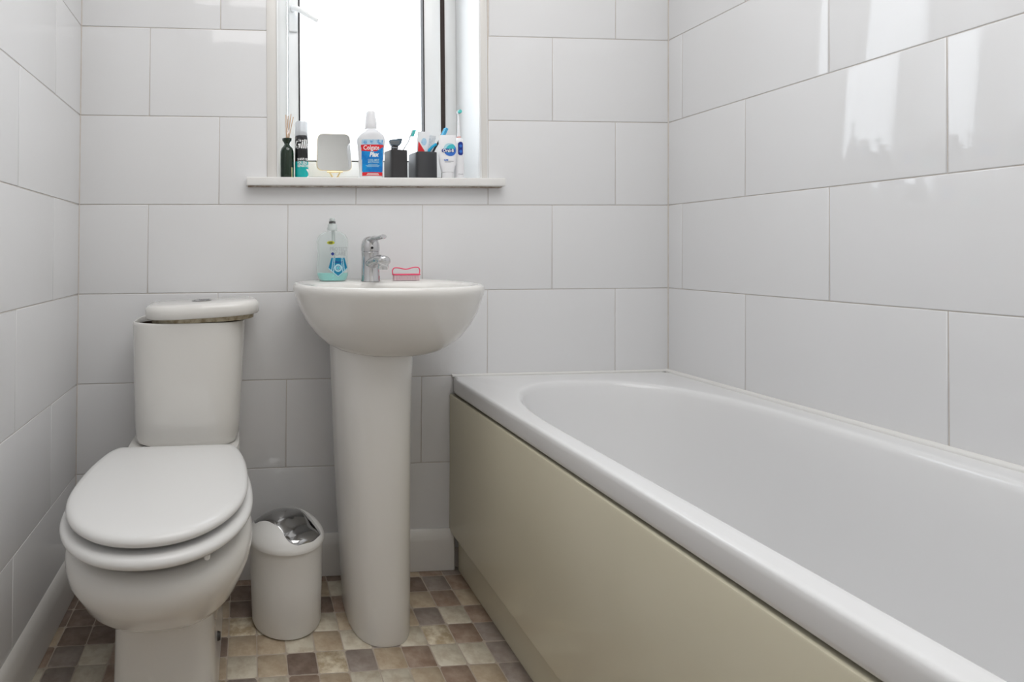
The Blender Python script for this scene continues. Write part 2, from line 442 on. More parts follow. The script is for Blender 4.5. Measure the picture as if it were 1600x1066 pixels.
frame('glass_gasket', .1680, .5755, WZ0+.0755, WZ1-.116, .0052, .0038, .0036, .003, FY-.0075, FY+.02, M['rubber'], 0)
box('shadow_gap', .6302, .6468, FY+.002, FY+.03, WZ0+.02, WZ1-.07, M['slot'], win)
box('window_glass', .169, .5745, FY+.015, FY+.021, WZ0+.077, WZ1-.117, M['frost'], win)
h = box('window_handle', .138, .166, FY-.016, FY-.005, 1.615, 1.70, M['upvc'], win, .004)
tube('handle_lever', smooth_path([(.150, FY-.012, 1.685), (.150, FY-.034, 1.682), (.166, FY-.042, 1.672), (.198, FY-.044, 1.652), (.226, FY-.044, 1.636)], 5),
     [.009]*5+[.0085]*5+[.0075]*5+[.0068]*5+[.0062], M['upvc'], h, 12)
# sill board
sill = box('window_sill', .002, .752, -.030, .212, 1.106, 1.1298, M['sill'], None, .003, 3); sill['kind'] = 'structure'; sill.name = 'trim_1'
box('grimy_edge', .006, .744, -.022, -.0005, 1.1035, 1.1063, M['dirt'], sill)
# sealant line where the tiles meet in the corners
for nm, x in (('corner_seal', XL), ('corner_seal', XR)):
    bm = bmesh.new(); s = 1 if x < 0 else -1
    vs = [bm.verts.new(p) for p in [(x+lean(.1), 0, .1), (x+s*.002+lean(.1), 0, .1), (x+lean(.1), -.002, .1), (x+lean(HC), 0, HC), (x+s*.002+lean(HC), 0, HC), (x+lean(HC), -.002, HC)]]
    for f in [(0, 1, 2), (3, 5, 4), (0, 3, 4, 1), (1, 4, 5, 2), (2, 5, 3, 0)]: bm.faces.new([vs[i] for i in f])
    link(nm, from_bm(bm), M['grout'], wall_back, 0)

# ---------------------------------------------------------------- bathtub
bath = thing('bathtub', 'white acrylic bathtub built in along the right wall behind a beige panel', 'bathtub', (.93, -.85, 0))
BX0, BX1, BY0, BY1, BZ = .593, 1.2588, -1.72, -.0006, .553
def rr(x0, x1, y0, y1, z, r, n=96, pw=None):
    """outline sampled by angle, rectangular with rounded corners (superellipse)"""
    out = []; cx, cy = (x0+x1)/2, (y0+y1)/2; a, b = (x1-x0)/2, (y1-y0)/2
    for i in range(n):
        t = 2*PI*(i+.5)/n; c, s = math.cos(t), math.sin(t)
        k = 1/max(abs(c)/a, abs(s)/b); x, y = c*k, s*k
        # pull corner in by rounding radius
        dx, dy = a-abs(x), b-abs(y)
        if dx < r and dy < r:
            vx, vy = r-dx, r-dy; l = math.hypot(vx, vy)
            if l > r:
                vx, vy = vx*r/l, vy*r/l; x = math.copysign(a-r+vx, x); y = math.copysign(b-r+vy, y)
        out.append((cx+x, cy+y, z))
    return out
def tubring(x0, x1, yb, yf, z, depth, e=2.35, n=96):
    """opening: straight sides, elliptical ends of given depth"""
    cx = (x0+x1)/2; a = (x1-x0)/2; out = []
    for i in range(n):
        t = 2*PI*(i+.5)/n; c, s = math.cos(t), math.sin(t)
        x = a*spow(c, 2/e)
        y = depth*spow(s, 2/e) + (yb-depth if s > 0 else yf+depth)
        out.append((cx+x, y, z))
    return out
R = [rr(BX0+.004, BX1, BY0, BY1, .508, .004), rr(BX0+.001, BX1, BY0, BY1, .512, .006), rr(BX0, BX1, BY0, BY1, .520, .008), rr(BX0, BX1, BY0, BY1, .540, .008),
     rr(BX0+.0025, BX1, BY0, BY1, .548, .010), rr(BX0+.009, BX1, BY0, BY1, .5525, .012), rr(BX0+.018, BX1-.002, BY0+.01, BY1-.002, .5535, .014)]
O = [tubring(.6340, 1.206, -.078, -1.64, .5525, .40), tubring(.6375, 1.2025, -.081, -1.637, .5518, .397), tubring(.6430, 1.197, -.0865, -1.631, .546, .39), tubring(.6465, 1.193, -.091, -1.626, .536, .385),
     tubring(.655, 1.185, -.105, -1.61, .48, .37), tubring(.672, 1.168, -.145, -1.59, .36, .34), tubring(.690, 1.150, -.20, -1.57, .25, .30),
     tubring(.715, 1.125, -.26, -1.54, .185, .26), tubring(.760, 1.08, -.33, -1.49, .155, .22), tubring(.84, 1.0, -.5, -1.35, .148, .15)]
# align ring sampling: outer ring by angle about a long rectangle needs matching parameterisation
def match(outer, inner):
    cx, cy = .92, -.86; res = []
    for p in inner:
        ay = min(max(p[1], BY0+.3), BY1-.3)    # radiate from the nearest centre-line point so both ends stay even
        res.append(p)
    return res
def proj_rect(p, x0, x1, y0, y1, z, r):
    cx = .92; cyc = min(max(p[1], -1.30), -.40); d = Vector((p[0]-cx, p[1]-cyc))
    if d.length < 1e-6: d = Vector((1, 0))
    ks = []
    if abs(d.x) > 1e-9: ks.append(((x1 if d.x > 0 else x0)-cx)/d.x)
    if abs(d.y) > 1e-9: ks.append(((y1 if d.y > 0 else y0)-cyc)/d.y)
    k = min(ks); x, y = cx+d.x*k, cyc+d.y*k
    dx, dy = min(x-x0, x1-x), min(y-y0, y1-y)
    if dx < r and dy < r:
        vx, vy = r-dx, r-dy; l = math.hypot(vx, vy)
        if l > r:
            vx, vy = vx*r/l, vy*r/l
            x = (x0+r-vx) if x < cx else (x1-r+vx); y = (y0+r-vy) if y < -.85 else (y1-r+vy)
    return (x, y, z)
def outer(dx, z, r, dw=0): return [proj_rect(p, BX0+dx, BX1-dw, BY0+dw, BY1-dw, z, r) for p in O[0]]
R = [outer(.024, .522, .004), outer(.004, .5085, .004), outer(.001, .5115, .005), outer(0, .518, .006), outer(0, .541, .006), outer(.0012, .5485, .007), outer(.0036, .5518, .008), outer(.0075, .5529, .010), outer(.013, .5531, .012), tubring(.6255, 1.2145, -.0690, -1.649, .5531, .409)]
loft('tub_shell', R+O, M['acrylic'], bath, False, True, 60)
# sealing bead along both walls
bm = bmesh.new()
tube_bm(bm, [(BX0+.004, -.001, .5545), (1.263, -.001, .5550), ], .0050, 8); tube_bm(bm, [(1.2625, -.001, .5530), (1.2625, -1.7, .5530)], .0085, 12)
structure(link('trim_2', from_bm(bm), M['seal'], None, 50))
# front panel with rolled top edge, lower return and recessed plinth
pp = [(.6135, .5015), (.596, .5030), (.5915, .5018), (.5900, .4985), (.5885, .300), (.5855, .112), (.5865, .106), (.592, .1035), (.6135, .1035)]
bm = bmesh.new(); bm_loft(bm, [[(p[0]-.001*t, y, p[1]) for p in pp] for y, t in ((-.0012, 0), (-.5, 0), (-1.1, 0), (-1.7, 0))])
link('side_panel', from_bm(bm), M['panel'], bath, 50)
pl = [(.6175, .1035), (.6055, .1035), (.6045, .001), (.6175, .001)]
bm = bmesh.new(); bm_loft(bm, [[(p[0], y, p[1]) for p in pl] for y in (-.02, -1.7)])
link('plinth', from_bm(bm), M['panel'], bath, 30)
lathe('waste', .92, -1.15, [(.0, .1505), (.03, .1505), (.034, .149)], M['chrome'], bath, 28, False, False)

# ---------------------------------------------------------------- toilet
TX = -.167
wc = thing('toilet', 'white close-coupled toilet with lid down and its cistern lid knocked askew', 'toilet', (TX, -.38, 0))
def egg(z, a, yf, yc, yb, e=2.15, eb=3.2, tap=0): return sup(TX, yc, z, a, yc-yf, yb-yc, e, eb, 80, tap)
P = [egg(.001, .104, -.497, -.30, -.06, 7, 6), egg(.012, .102, -.495, -.30, -.06, 7, 6), egg(.12, .099, -.49, -.30, -.06, 7, 6), egg(.212, .099, -.492, -.30, -.06, 6, 6)]
P += [egg(.224, .103, -.500, -.33, -.055, 4.5, 5), egg(.229, .112, -.522, -.36, -.05, 3.4, 4.5), egg(.236, .124, -.550, -.39, -.045, 2.8, 4), egg(.249, .138, -.580, -.41, -.04, 2.4, 4, .1), egg(.274, .153, -.612, -.43, -.035, 2.2, 4, .12),
      egg(.306, .1645, -.638, -.44, -.03, 2.15, 4, .15), egg(.332, .1735, -.660, -.445, -.03, 2.15, 4, .18), egg(.355, .1772, -.668, -.445, -.03, 2.15, 4, .2), egg(.371, .1762, -.667, -.445, -.03, 2.15, 4, .2),
      egg(.3825, .170, -.658, -.445, -.035, 2.15, 4, .2), egg(.388, .158, -.644, -.445, -.04, 2.15, 4, .2)]
P += [egg(.388, .135, -.63, -.445, -.28, 2.15, 2.3), egg(.378, .128, -.62, -.445, -.29, 2.15, 2.3), egg(.30, .10, -.57, -.44, -.32, 2.1, 2.2), egg(.22, .05, -.49, -.42, -.36, 2.1, 2.1)]
loft('pan', P, M['ceramic'], wc, True, True, 50)
# rear shelf carrying the cistern
loft('cistern_shelf', [sup(TX+.008, -.12, z, a, .115, .105, 4, 6, 60) for z, a in ((.36, .12), (.40, .137), (.424, .141), (.4325, .138))], M['ceramic'], wc)
for s in (-1, 1):
    b = lathe('bolt_cap', TX+s*.088, -.40, [(.008, .02), (.008, .026), (.005, .030)], M['screw'], wc, 14)
b = bmesh.new(); tube_bm(b, [(TX+.0985, -.345, .075), (TX+.107, -.345, .075)], [.010, .008], 14); link('fixing_screw', from_bm(b), M['screw'], wc)
# seat ring
def lidline(z, g, a=.169, yf=-.688, yw=-.47, yb=-.262, ab=.140, n=96, r=.018):
    """closed outline: rounded front, straight back edge; g = inset"""
    out = []; a -= g; ab -= g; yf += g; yb -= g
    m = n*5//8; 
    for i in range(m):                       # front half ellipse from right to left
        t = -PI*i/(m-1); c, s = math.cos(t), math.sin(t)
        out.append((TX+a*spow(c, 2/2.12), yw+(yw-yf)*spow(s, 2/2.12)*1.0, z))
    L = []
    q = (n-m)//2
    for i in range(1, q+1):                  # left flank to back left corner
        t = i/q; y = yw+(yb-yw)*t; x = a-(a-ab)*t**2.4
        if t > .85: x -= r*.35*((t-.85)/.15)**2
        L.append((x, y))
    for x, y in L: out.append((TX-x, y, z))
    for x, y in L[::-1]: out.append((TX+x, y, z))
    return out[:n]
def slab(name, z0, z1, m, edge, hole=None, **kw):
    zs = [(z0, edge), (z0+(z1-z0)*.12, edge*.45), (z0+(z1-z0)*.33, edge*.08), (z0+(z1-z0)*.55, 0), (z0+(z1-z0)*.78, edge*.22), (z0+(z1-z0)*.93, edge*.62), (z1, edge*1.25)]
    rings = [lidline(z, g, **kw) for z, g in zs]
    return rings
sr = slab('seat', .4180, .4400, None, .011, a=.178, yf=-.697, yw=-.475, yb=-.245, ab=.130)
si = [lidline(.4405, .060, a=.178, yf=-.697, yw=-.475, yb=-.245, ab=.130), lidline(.432, .068, a=.178, yf=-.697, yw=-.475, yb=-.245, ab=.130), lidline(.420, .066, a=.178, yf=-.697, yw=-.475, yb=-.245, ab=.130), lidline(.418, .055, a=.178, yf=-.697, yw=-.475, yb=-.245, ab=.130)]
bm = bmesh.new(); bm_loft(bm, sr+si+[sr[0]], False, False); bmesh.ops.remove_doubles(bm, verts=bm.verts[:], dist=1e-5)
link('seat', from_bm(bm), M['seat'], wc, 60)
lr = slab('lid', .4480, .4700, None, .013)
lr += [lidline(.4712, .035), lidline(.4718, .075), lidline(.472, .12)]
loft('lid', lr, M['seat'], wc, True, True, 60)
for x, y in ((TX+.1, -.648), (TX-.1, -.630), (TX+.1, -.34), (TX-.1, -.34)):
    lathe('seat_buffer', x, y, [(.003, .4095), (.0052, .4115), (.0062, .4195)], M['seat'], wc, 16)
for s in (-1, 1):
    lathe('lid_buffer', TX+s*.10, -.60, [(.006, .4395), (.006, .449)], M['seat'], wc, 14)
    hb = bmesh.new(); tube_bm(hb, [(TX+s*.075-.022, -.243, .441), (TX+s*.075+.022, -.243, .441)], .0085, 14); tube_bm(hb, [(TX+s*.075, -.243, .408), (TX+s*.075, -.243, .44)], .006, 12)
    link('hinge', from_bm(hb), M['chrome'], wc)
# cistern body: hollow, D-shaped, tapering
CXc = -.1485
def cring(z, a, bf, dx=0, e=3.0): return sup(CXc+dx, -.10, z, a, bf, .098, e, 9, 80)
cb = [cring(.4330, .112, .078), cring(.4345, .122, .088), cring(.440, .129, .094, -.0055), cring(.452, .1325, .0975, -.005), cring(.50, .1355, .099, -.004), cring(.60, .1395, .1005, -.002), cring(.70, .1425, .1015), cring(.735, .1435, .102),
      cring(.7410, .1432, .1017), cring(.7435, .1415, .1003), cring(.7435, .1385, .0975), cring(.741, .1365, .0955), cring(.728, .1355, .095)]
loft('cistern', cb, M['ceramic'], wc, True, False, 60)
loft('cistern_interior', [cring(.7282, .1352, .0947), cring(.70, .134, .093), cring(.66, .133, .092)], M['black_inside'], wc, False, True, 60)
# lid: knocked to the right, left end dropped, yawed
T = Matrix.Translation((-.113, -.108, .7555)) @ Matrix.Rotation(math.radians(3.2), 4, 'Z') @ Matrix.Rotation(math.radians(-2.4), 4, 'Y')
def lring(z, g, e=3.0): return [T @ Vector((x, y, zz)) for x, y, zz in sup(0, 0, z, .1465-g, .105-g, .092-g*.5, e, 7, 80)]
loft('cistern_lid', [lring(.0, .010), lring(.001, .003), lring(.004, .0), lring(.022, .0), lring(.030, .003), lring(.0345, .009), lring(.036, .02)], M['ceramic'], wc, True, True, 50)
loft('lid_rebate', [lring(-.012, .020), lring(-.011, .016), lring(.0005, .014)], M['stain'], wc, True, False, 50)
fb = [[T @ Vector(p) for p in circ(-.003, .0, z, r, 32)] for z, r in ((.0355, .026), (.038, .026), (.039, .0235), (.0378, .022))]
btn = loft('flush_button', fb, M['steel'], wc, False, True, 30)
loft('button_half', [[T @ Vector(p) for p in circ(.004, .0, z, r, 20)] for z, r in ((.0375, .012), (.0402, .012), (.0408, .010))], M['chrome'], btn)

# ---------------------------------------------------------------- basin on pedestal
SX = .3545
sink = thing('pedestal_sink', 'white round-fronted basin with chrome mixer tap on a tall pedestal', 'sink', (.325, -.2, 0))
def brg(z, s, fy=1., bx=1., n=96):
    return sup(SX, -.19, z, .2335*s, .222*fy, .188, 2.25, 3.6, n)
br = [brg(.664, .30, .30), brg(.665, .38, .38), brg(.669, .46, .47), brg(.677, .56, .565), brg(.691, .67, .66), brg(.713, .775, .765), brg(.742, .868, .855), brg(.770, .930, .915), brg(.792, .963, .950),
      brg(.806, .982, .974), brg(.814, .992, .988), brg(.821, .998, .997), brg(.827, 1., 1.), brg(.8325, .996, .995), brg(.8365, .985, .983), brg(.8385, .965, .962)]
def ins(z, s):
    return sup(SX, -.235, z, .187*s, .137*s, .112*s, 2.2, 2.6, 96)
br += [brg(.8380, .93, .925), ins(.8365, 1.04), ins(.832, 1.0), ins(.815, .965), ins(.77, .88), ins(.735, .72), ins(.718, .45), ins(.715, .12)]
loft('basin', br, M['ceramic'], sink, True, True, 60)
lathe('drain', SX, -.235, [(.0, .7185), (.021, .7185), (.0225, .7165)], M['chrome'], sink, 24, False, False)
def pr_(z, cx, a, yf, yb=-.07, e=2.55): return sup(cx, -.17, z, a, -.17-yf, .17+yb, e, 4.5, 72)
pd = [pr_(.001, .3235, .0765, -.307, -.10), pr_(.01, .3235, .0780, -.308, -.10), pr_(.10, .322, .0815, -.304, -.095), pr_(.25, .320, .0865, -.297), pr_(.40, .3185, .0910, -.291), pr_(.52, .318, .0945, -.287), pr_(.60, .3185, .0975, -.285), pr_(.65, .319, .1000, -.285), pr_(.675, .319, .1005, -.285), pr_(.70, .319, .098, -.28)]
loft('pedestal', pd, M['ceramic'], sink, True, True, 60)
# mixer tap
TXx, TY = .338, -.090
tap = loft('mixer_tap', [circ(TXx, TY, z, r, 36, ry) for z, r, ry in ((.8375, .0268, .0268), (.841, .0268, .0268), (.844, .0256, .0258), (.88, .0244, .0250), (.905, .0242, .0250), (.9165, .0248, .0255), (.918, .0236, .0245), (.9195, .0252, .0262),
      (.927, .0256, .0268), (.938, .0246, .0260), (.947, .0220, .0238), (.954, .0175, .019), (.9585, .0115, .013), (.960, .005, .005))], M['chrome'], sink, ang=28)
# spout towards the bowl, lever on top
tube('spout', smooth_path([(TXx, TY-.005, .884), (TXx+.004, TY-.040, .892), (TXx+.009, TY-.080, .897), (TXx+.0125, TY-.112, .893)], 6), [.0185]*6+[.0178]*6+[.0170]*5+[.0155, .011], M['chrome'], tap, 24, .78)
lathe('aerator', TXx+.011, TY-.098, [(.0115, .872), (.0130, .875), (.0130, .890)], M['chrome'], tap, 24)
tube('lever', smooth_path([(TXx, TY-.004, .946), (TXx+.003, TY-.032, .953), (TXx+.009, TY-.062, .9545), (TXx+.015, TY-.090, .957)], 6), [.015]*4+[.012]*5+[.0098]*9+[.0075], M['chrome'], tap, 18, .6)
tube('indicator', [(TXx-.001, TY-.0262, .9285), (TXx-.001, TY-.0285, .9287)], [.0036, .0032], M['rubber'], tap, 12)

# ---------------------------------------------------------------- soap bottle on basin deck
SBX, SBY, SBZ = .2375, -.066, .8382
soap = thing('soap_bottle', 'clear pump bottle of hand soap with a little teal liquid, on the basin deck', 'soap', (SBX, SBY, SBZ))
prof = [(.030, .0), (.036, .0015), (.0405, .008), (.0435, .018), (.0442, .030), (.0425, .055), (.0418, .075), (.0428, .095), (.0432, .108), (.0415, .118), (.036, .127), (.026, .1335), (.015, .137), (.0125, .1385), (.0125, .141)]
def hw(z, k=0):
    for (r0, z0), (r1, z1) in zip(prof[:-1], prof[1:]):
        if z0 <= z <= z1: return r0+(r1-r0)*(z-z0)/(z1-z0)
    return .01
def sbr(r, z, inset=0): return sup(SBX, SBY, SBZ+z, r-inset, min(r, .021 if r > .02 else r)-inset, min(r, .021 if r > .02 else r)-inset, 2.5, 2.5, 48)
loft('bottle', [sbr(r, z) for r, z in prof], M['clear'], soap, True, False, 60)
lq = [(hw(z)-.0012, z) for z in (.0016, .004, .008, .013, .018, .0225)]
loft('liquid_soap', [sbr(r, z) for r, z in lq], M['soap'], soap, True, True, 60)
lathe('collar', SBX, SBY, [(.0138, SBZ+.1395), (.0138, SBZ+.147), (.0128, SBZ+.1485), (.0128, SBZ+.1545), (.0108, SBZ+.157), (.0085, SBZ+.158)], M['pump'], soap, 28)
pu = lathe('pump_head', SBX, SBY, [(.0075, SBZ+.1635), (.0085, SBZ+.1645), (.0080, SBZ+.171), (.0055, SBZ+.1735)], M['pump'], soap, 24)
tube('nozzle', [(SBX, SBY, SBZ+.170), (SBX-.003, SBY-.022, SBZ+.168)], [.0042, .0032], M['pump'], pu, 12)
lathe('pump_band', SBX, SBY, [(.0092, SBZ+.158), (.0092, SBZ+.1635)], M['pump_dark'], soap, 24)
tube('dip_tube', [(SBX+.002, SBY, SBZ+.155), (SBX+.003, SBY, SBZ+.105)], [.0055, .0045], M['pump'], soap, 10)
tube('suction_pipe', [(SBX+.003, SBY, SBZ+.106), (SBX+.01, SBY, SBZ+.012)], .0018, M['clear'], soap, 8)
def sbf(x, z):
    a = hw(z); b = .021; t = min(abs(x)/a, .999)
    return Vector((SBX+x, SBY-b*(1-t**2.5)**(1/2.5)-.0006, SBZ+z))
text('label_text', 'PROTECT', .0150, .0150, .0872, sbf, M['grey_print'], soap, 0, .80)
text('label_text', 'CARE', .0150, .0185, .0745, sbf, M['grey_print'], soap, 0, .82)
print_area('label_cross', sbf, -.0075, .0015, .0700, .0790, M['navy'], soap, 18, 18, lambda x, z: abs(x+.0030) < .0018 or abs(z-.0745) < .0018)
def shin(x, z, s=0):
    c = .0120; dx = abs(x-c)
    top = .0640; w = .0185+(.0270-.0185)*(top-z)/(top-.034) if z > .034 else .0270*(z-.0115)/(.034-.0115)
    return z < top and dx < w-s
print_area('label_shield', sbf, -.016, .0405, .0115, .0640, M['shield'], soap, 60, 60, lambda x, z: shin(x, z))
sbf2 = lambda x, z: sbf(x, z)+Vector((0, -.0003, 0))
print_area('label_shield_stripes', sbf2, -.016, .0405, .0115, .0640, M['shield_pale'], soap, 80, 60, lambda x, z: shin(x, z, .001) and z > .02 and (abs(abs(x-.0120)/(1+(.064-z)*11)-.0090) < .0009 or abs(abs(x-.0120)/(1+(.064-z)*11)-.0130) < .0009) or (math.hypot(x-.0120, z-.036) < .0105) or (shin(x, z) and not shin(x, z-.0022, .0012) and z < .036))
sbf3 = lambda x, z: sbf(x, z)+Vector((0, -.0006, 0))
print_area('label_emblem', sbf3, .0045, .0195, .029, .044, M['shield'], soap, 30, 30, lambda x, z: .0045 < math.hypot(x-.0120, z-.036) < .0062)
print_area('label_emblem', sbf3, .0065, .0175, .031, .041, M['teal_print'], soap, 20, 20, lambda x, z: math.hypot(x-.0120, z-.036) < .0030)
text('label_text', 'Antibacterial', .0078, .0120, .0525, sbf2, M['navy'], soap, .0002, .62)
print_area('sticker', sbf, -.0185, .003, .1000, .1100, M['sticker'], soap, 30, 20, lambda x, z: ((x+.0078)/.0105)**2+((z-.105)/.0048)**2 < 1)
print_area('sticker_print', sbf2, -.0155, -.002, .102, .108, M['olive'], soap, 20, 8, lambda x, z: ((x+.0085)/.0062)**2+((z-.105)/.0030)**2 < 1)

# ---------------------------------------------------------------- pink nail brush
NX, NY, NZ = .4415, -.075, .8382
nb = thing('nail_brush', 'small pink nail brush with a wavy loop handle, on the basin deck', 'brush', (NX, NY, NZ))
top = smooth_path([(NX-.037, NY, NZ+.0165), (NX-.0385, NY, NZ+.027), (NX-.033, NY, NZ+.0345), (NX-.020, NY, NZ+.0345), (NX, NY, NZ+.0310), (NX+.020, NY, NZ+.0355), (NX+.034, NY, NZ+.0355), (NX+.0385, NY, NZ+.028), (NX+.037, NY, NZ+.0175)], 6)
tube('loop_handle', top, .0016, M['pink'], nb, 8)
box('brush_back', NX-.037, NX+.037, NY-.012, NY+.012, NZ+.0145, NZ+.0185, M['pink'], nb, .0012)
bm = bmesh.new()
for i in range(24):
    for j in range(7):
        x = NX-.034+.068*i/23; y = NY-.010+.020*j/6; bm_box(bm, x-.0008, x+.0008, y-.0008, y+.0008, NZ+.0003, NZ+.0148)
bo = link('bristles', from_bm(bm), M['pink_bristle'], nb, 0); bo['kind'] = 'stuff'

# ---------------------------------------------------------------- pedal-free swing bin
BCX, BCY = .0965, -.185
bin_ = thing('waste_bin', 'small round off-white swing-lid bin between toilet and pedestal', 'bin', (BCX, BCY, 0))
lathe('bin_body', BCX, BCY, [(.078, .001), (.0835, .003), (.086, .009), (.0895, .12), (.0915, .203), (.0925, .2085), (.090, .2095), (.086, .198)], M['bin'], bin_, 64, True, False)
DH = .055
def dome(x, y):
    r = min(math.hypot(x, y)/.0955, 1); return .2125+DH*(1-r**1.9)**.66
hole = [(-.078, .0), (-.064, -.0085), (-.050, -.020), (-.037, -.035), (-.024, -.049), (-.014, -.062), (-.006, -.077), (.006, -.0855), (.021, -.087), (.042, -.079), (.062, -.066), (.080, -.042), (.083, -.030), (.070, -.014), (.052, .012), (.034, .036), (.012, .062), (-.020, .080), (-.052, .074), (-.078, .038)]
def resample(poly, c, n):
    out = []
    for i in range(n):
        t = 2*PI*i/n; d = Vector((math.cos(t), math.sin(t))); best = None
        for k in range(len(poly)):
            a = Vector(poly[k])-c; b = Vector(poly[(k+1) % len(poly)])-c; e = b-a
            den = d.x*e.y-d.y*e.x
            if abs(den) < 1e-9: continue
            s = (a.x*e.y-a.y*e.x)/den; u = (a.x*d.y-a.y*d.x)/den
            if s > 0 and -1e-6 <= u <= 1+1e-6 and (best is None or s > best): best = s
        out.append(c+d*best)
    return out
hp = [Vector((p.x, p.y)) for p in smooth_path([(x, y, 0) for x, y in hole+[hole[0]]], 3)][:-1]
hc = Vector((.008, -.012)); N = 96
hr = resample([tuple(p) for p in hp], hc, N)
circ_pts = []
for i in range(N):
    d = Vector((math.cos(2*PI*i/N), math.sin(2*PI*i/N))); b = hc.dot(d); s = -b+math.sqrt(b*b-hc.length_squared+.0954**2); circ_pts.append(hc+d*s)
rings = []
rings.append([(BCX+p.x, BCY+p.y, .2065) for p in circ_pts]); rings.append([(BCX+p.x*1.003, BCY+p.y*1.003, .2125) for p in circ_pts])
for t in (.03, .08, .16, .28, .42, .58, .74, .88, 1):
    rings.append([(BCX+q.x, BCY+q.y, dome(q.x, q.y)) for q in [c.lerp(h_, t) for c, h_ in zip(circ_pts, hr)]])
rings.append([(BCX+q.x, BCY+q.y, dome(q.x, q.y)-.010) for q in hr])
loft('bin_lid', rings, M['bin'], bin_, False, False, 50)
def flapz(x, y):
    u = (x*.55-y*.83)      # along the band towards the front right
    dip = .014*math.exp(-((u-.045)/.022)**2)
    return dome(x, y)-.0035-dip*.75
rings = []
for t in (1.0, .97, .85, .7, .55, .4, .25, .1):
    rings.append([(BCX+hc.x+(q.x-hc.x)*t*.985, BCY+hc.y+(q.y-hc.y)*t*.985, flapz(hc.x+(q.x-hc.x)*t*.985, hc.y+(q.y-hc.y)*t*.985)-(.008 if t == 1 else 0)) for q in hr])
loft('swing_flap', rings, M['steel'], bin_, False, True, 60)

# ---------------------------------------------------------------- things on the sill
SZ = 1.1299
# reed diffuser
DX, DY = .1205, .030
rd = thing('reed_diffuser', 'dark green glass reed diffuser at the left end of the sill', 'diffuser', (DX, DY, SZ))
lathe('bottle', DX, DY, [(.0185, SZ), (.0195, SZ+.002), (.0198, SZ+.075), (.0195, SZ+.083), (.0165, SZ+.092), (.0105, SZ+.0985), (.0080, SZ+.104), (.0095, SZ+.109), (.0135, SZ+.1135), (.0145, SZ+.120), (.0125, SZ+.120), (.0080, SZ+.110)], M['green_glass'], rd, 32, True, True)
for dx, dy, hz in ((-.003, .0, .190), (.004, .004, .188), (.0125, .002, .193), (.019, .0, .184), (.010, -.004, .180)):
    tube('reed', [(DX-.001+dx*.1, DY+dy*.2, SZ+.10), (DX+dx, DY+dy, SZ+hz)], .0015, M['reed'], rd, 6)
def cylf(cx, cy, r): return lambda s, z: Vector((cx+(r+.0003)*math.sin(s/r), cy-(r+.0003)*math.cos(s/r), SZ+z))
print_area('gold_label', cylf(DX, DY, .0200), .0115, .0195, .001, .034, M['gold'], rd, 6, 4)
# shaving gel can
GX, GY, GR = .1635, .033, .0196
cn = thing('shaving_gel_can', 'black and teal shaving gel can beside the green diffuser', 'can', (GX, GY, SZ))
lathe('can_body', GX, GY, [(.0180, SZ), (.0196, SZ+.002), (.0196, SZ+.125), (.0188, SZ+.128), (.0165, SZ+.130)], M['can_black'], cn, 40)
lathe('nozzle', GX, GY, [(.0165, SZ+.130), (.0150, SZ+.138), (.008, SZ+.142)], M['can_black'], cn, 24)
lathe('cap', GX, GY, [(.0192, SZ+.128), (.0196, SZ+.131), (.0194, SZ+.164), (.0180, SZ+.169), (.0150, SZ+.171)], M['cap_clear'], cn, 40, False, True)
cf = cylf(GX, GY, GR)
cf2 = lambda s, z: cf(s, z)+Vector((0, -.0003, 0))
print_area('teal_band', cf, -.052, .052, .0015, .052, M['can_teal'], cn, 60, 4)
print_area('white_wave', cf2, .008, .040, .006, .030, M['white_print'], cn, 40, 24, lambda s, z: z < .030-.0 and s > .020+.007*math.cos((z-.016)*260))
text('label_text', 'Gillette', .0360, -.0262, .1010, cf2, M['white_print'], cn, .001, .80, .2, 'LEFT')
text('label_text', 'SHAVE GEL', .0095, -.015, .0575, cf2, M['white_print'], cn, .0003, .75, 0, 'LEFT')
text('label_text', 'FOR SENS', .0095, -.015, .0475, cf2, M['white_print'], cn, .0002, .75, 0, 'LEFT')
text('label_text', 'SENSITIVE', .0105, -.015, .0385, cf2, M['white_print'], cn, .0003, .8, 0, 'LEFT')
# vanity mirror
VX, VY = .262, .045
vm = thing('vanity_mirror', 'small square tilting mirror with rounded corners and a gold frame and foot', 'mirror', (VX, VY, SZ))
TM = Matrix.Translation((VX, VY, SZ+.0845)) @ Matrix.Rotation(math.radians(6), 4, 'Z') @ Matrix.Rotation(math.radians(-3), 4, 'X')
def mrr(y, a, r=.016, n=64): return [TM @ Vector((p[0]*(1-.04*(p[1]/.05)), y, p[1])) for p in [(q[0], q[1]) for q in rr(-a, a, -a*1.07, a*1.07, 0, r, n)]]
fr = loft('mirror_frame', [mrr(.010, .048), mrr(.009, .0512), mrr(.001, .0522), mrr(-.0006, .0520), mrr(-.0008, .0512)], M['gold'], vm, True, False, 40)
loft('mirror_glass', [mrr(.0, .0514), mrr(-.0012, .0512)], M['mirror'], vm, False, True, 20)
ft = bmesh.new()
tube_bm(ft, [(VX-.016, VY-.005, SZ+.026), (VX-.008, VY-.006, SZ+.012), (VX-.002, VY-.004, SZ+.004)], .0026, 10)
tube_bm(ft, [(VX+.018, VY-.005, SZ+.026), (VX+.010, VY-.006, SZ+.012), (VX+.004, VY-.004, SZ+.004)], .0026, 10)
tube_bm(ft, [(VX-.022, VY-.006, SZ+.025), (VX+.024, VY-.006, SZ+.025)], .0022, 10)
link('stand', from_bm(ft), M['gold'], vm)
lathe('foot', VX, VY-.004, [(.030, SZ), (.031, SZ+.002), (.029, SZ+.0045), (.012, SZ+.006)], M['gold'], vm, 40)
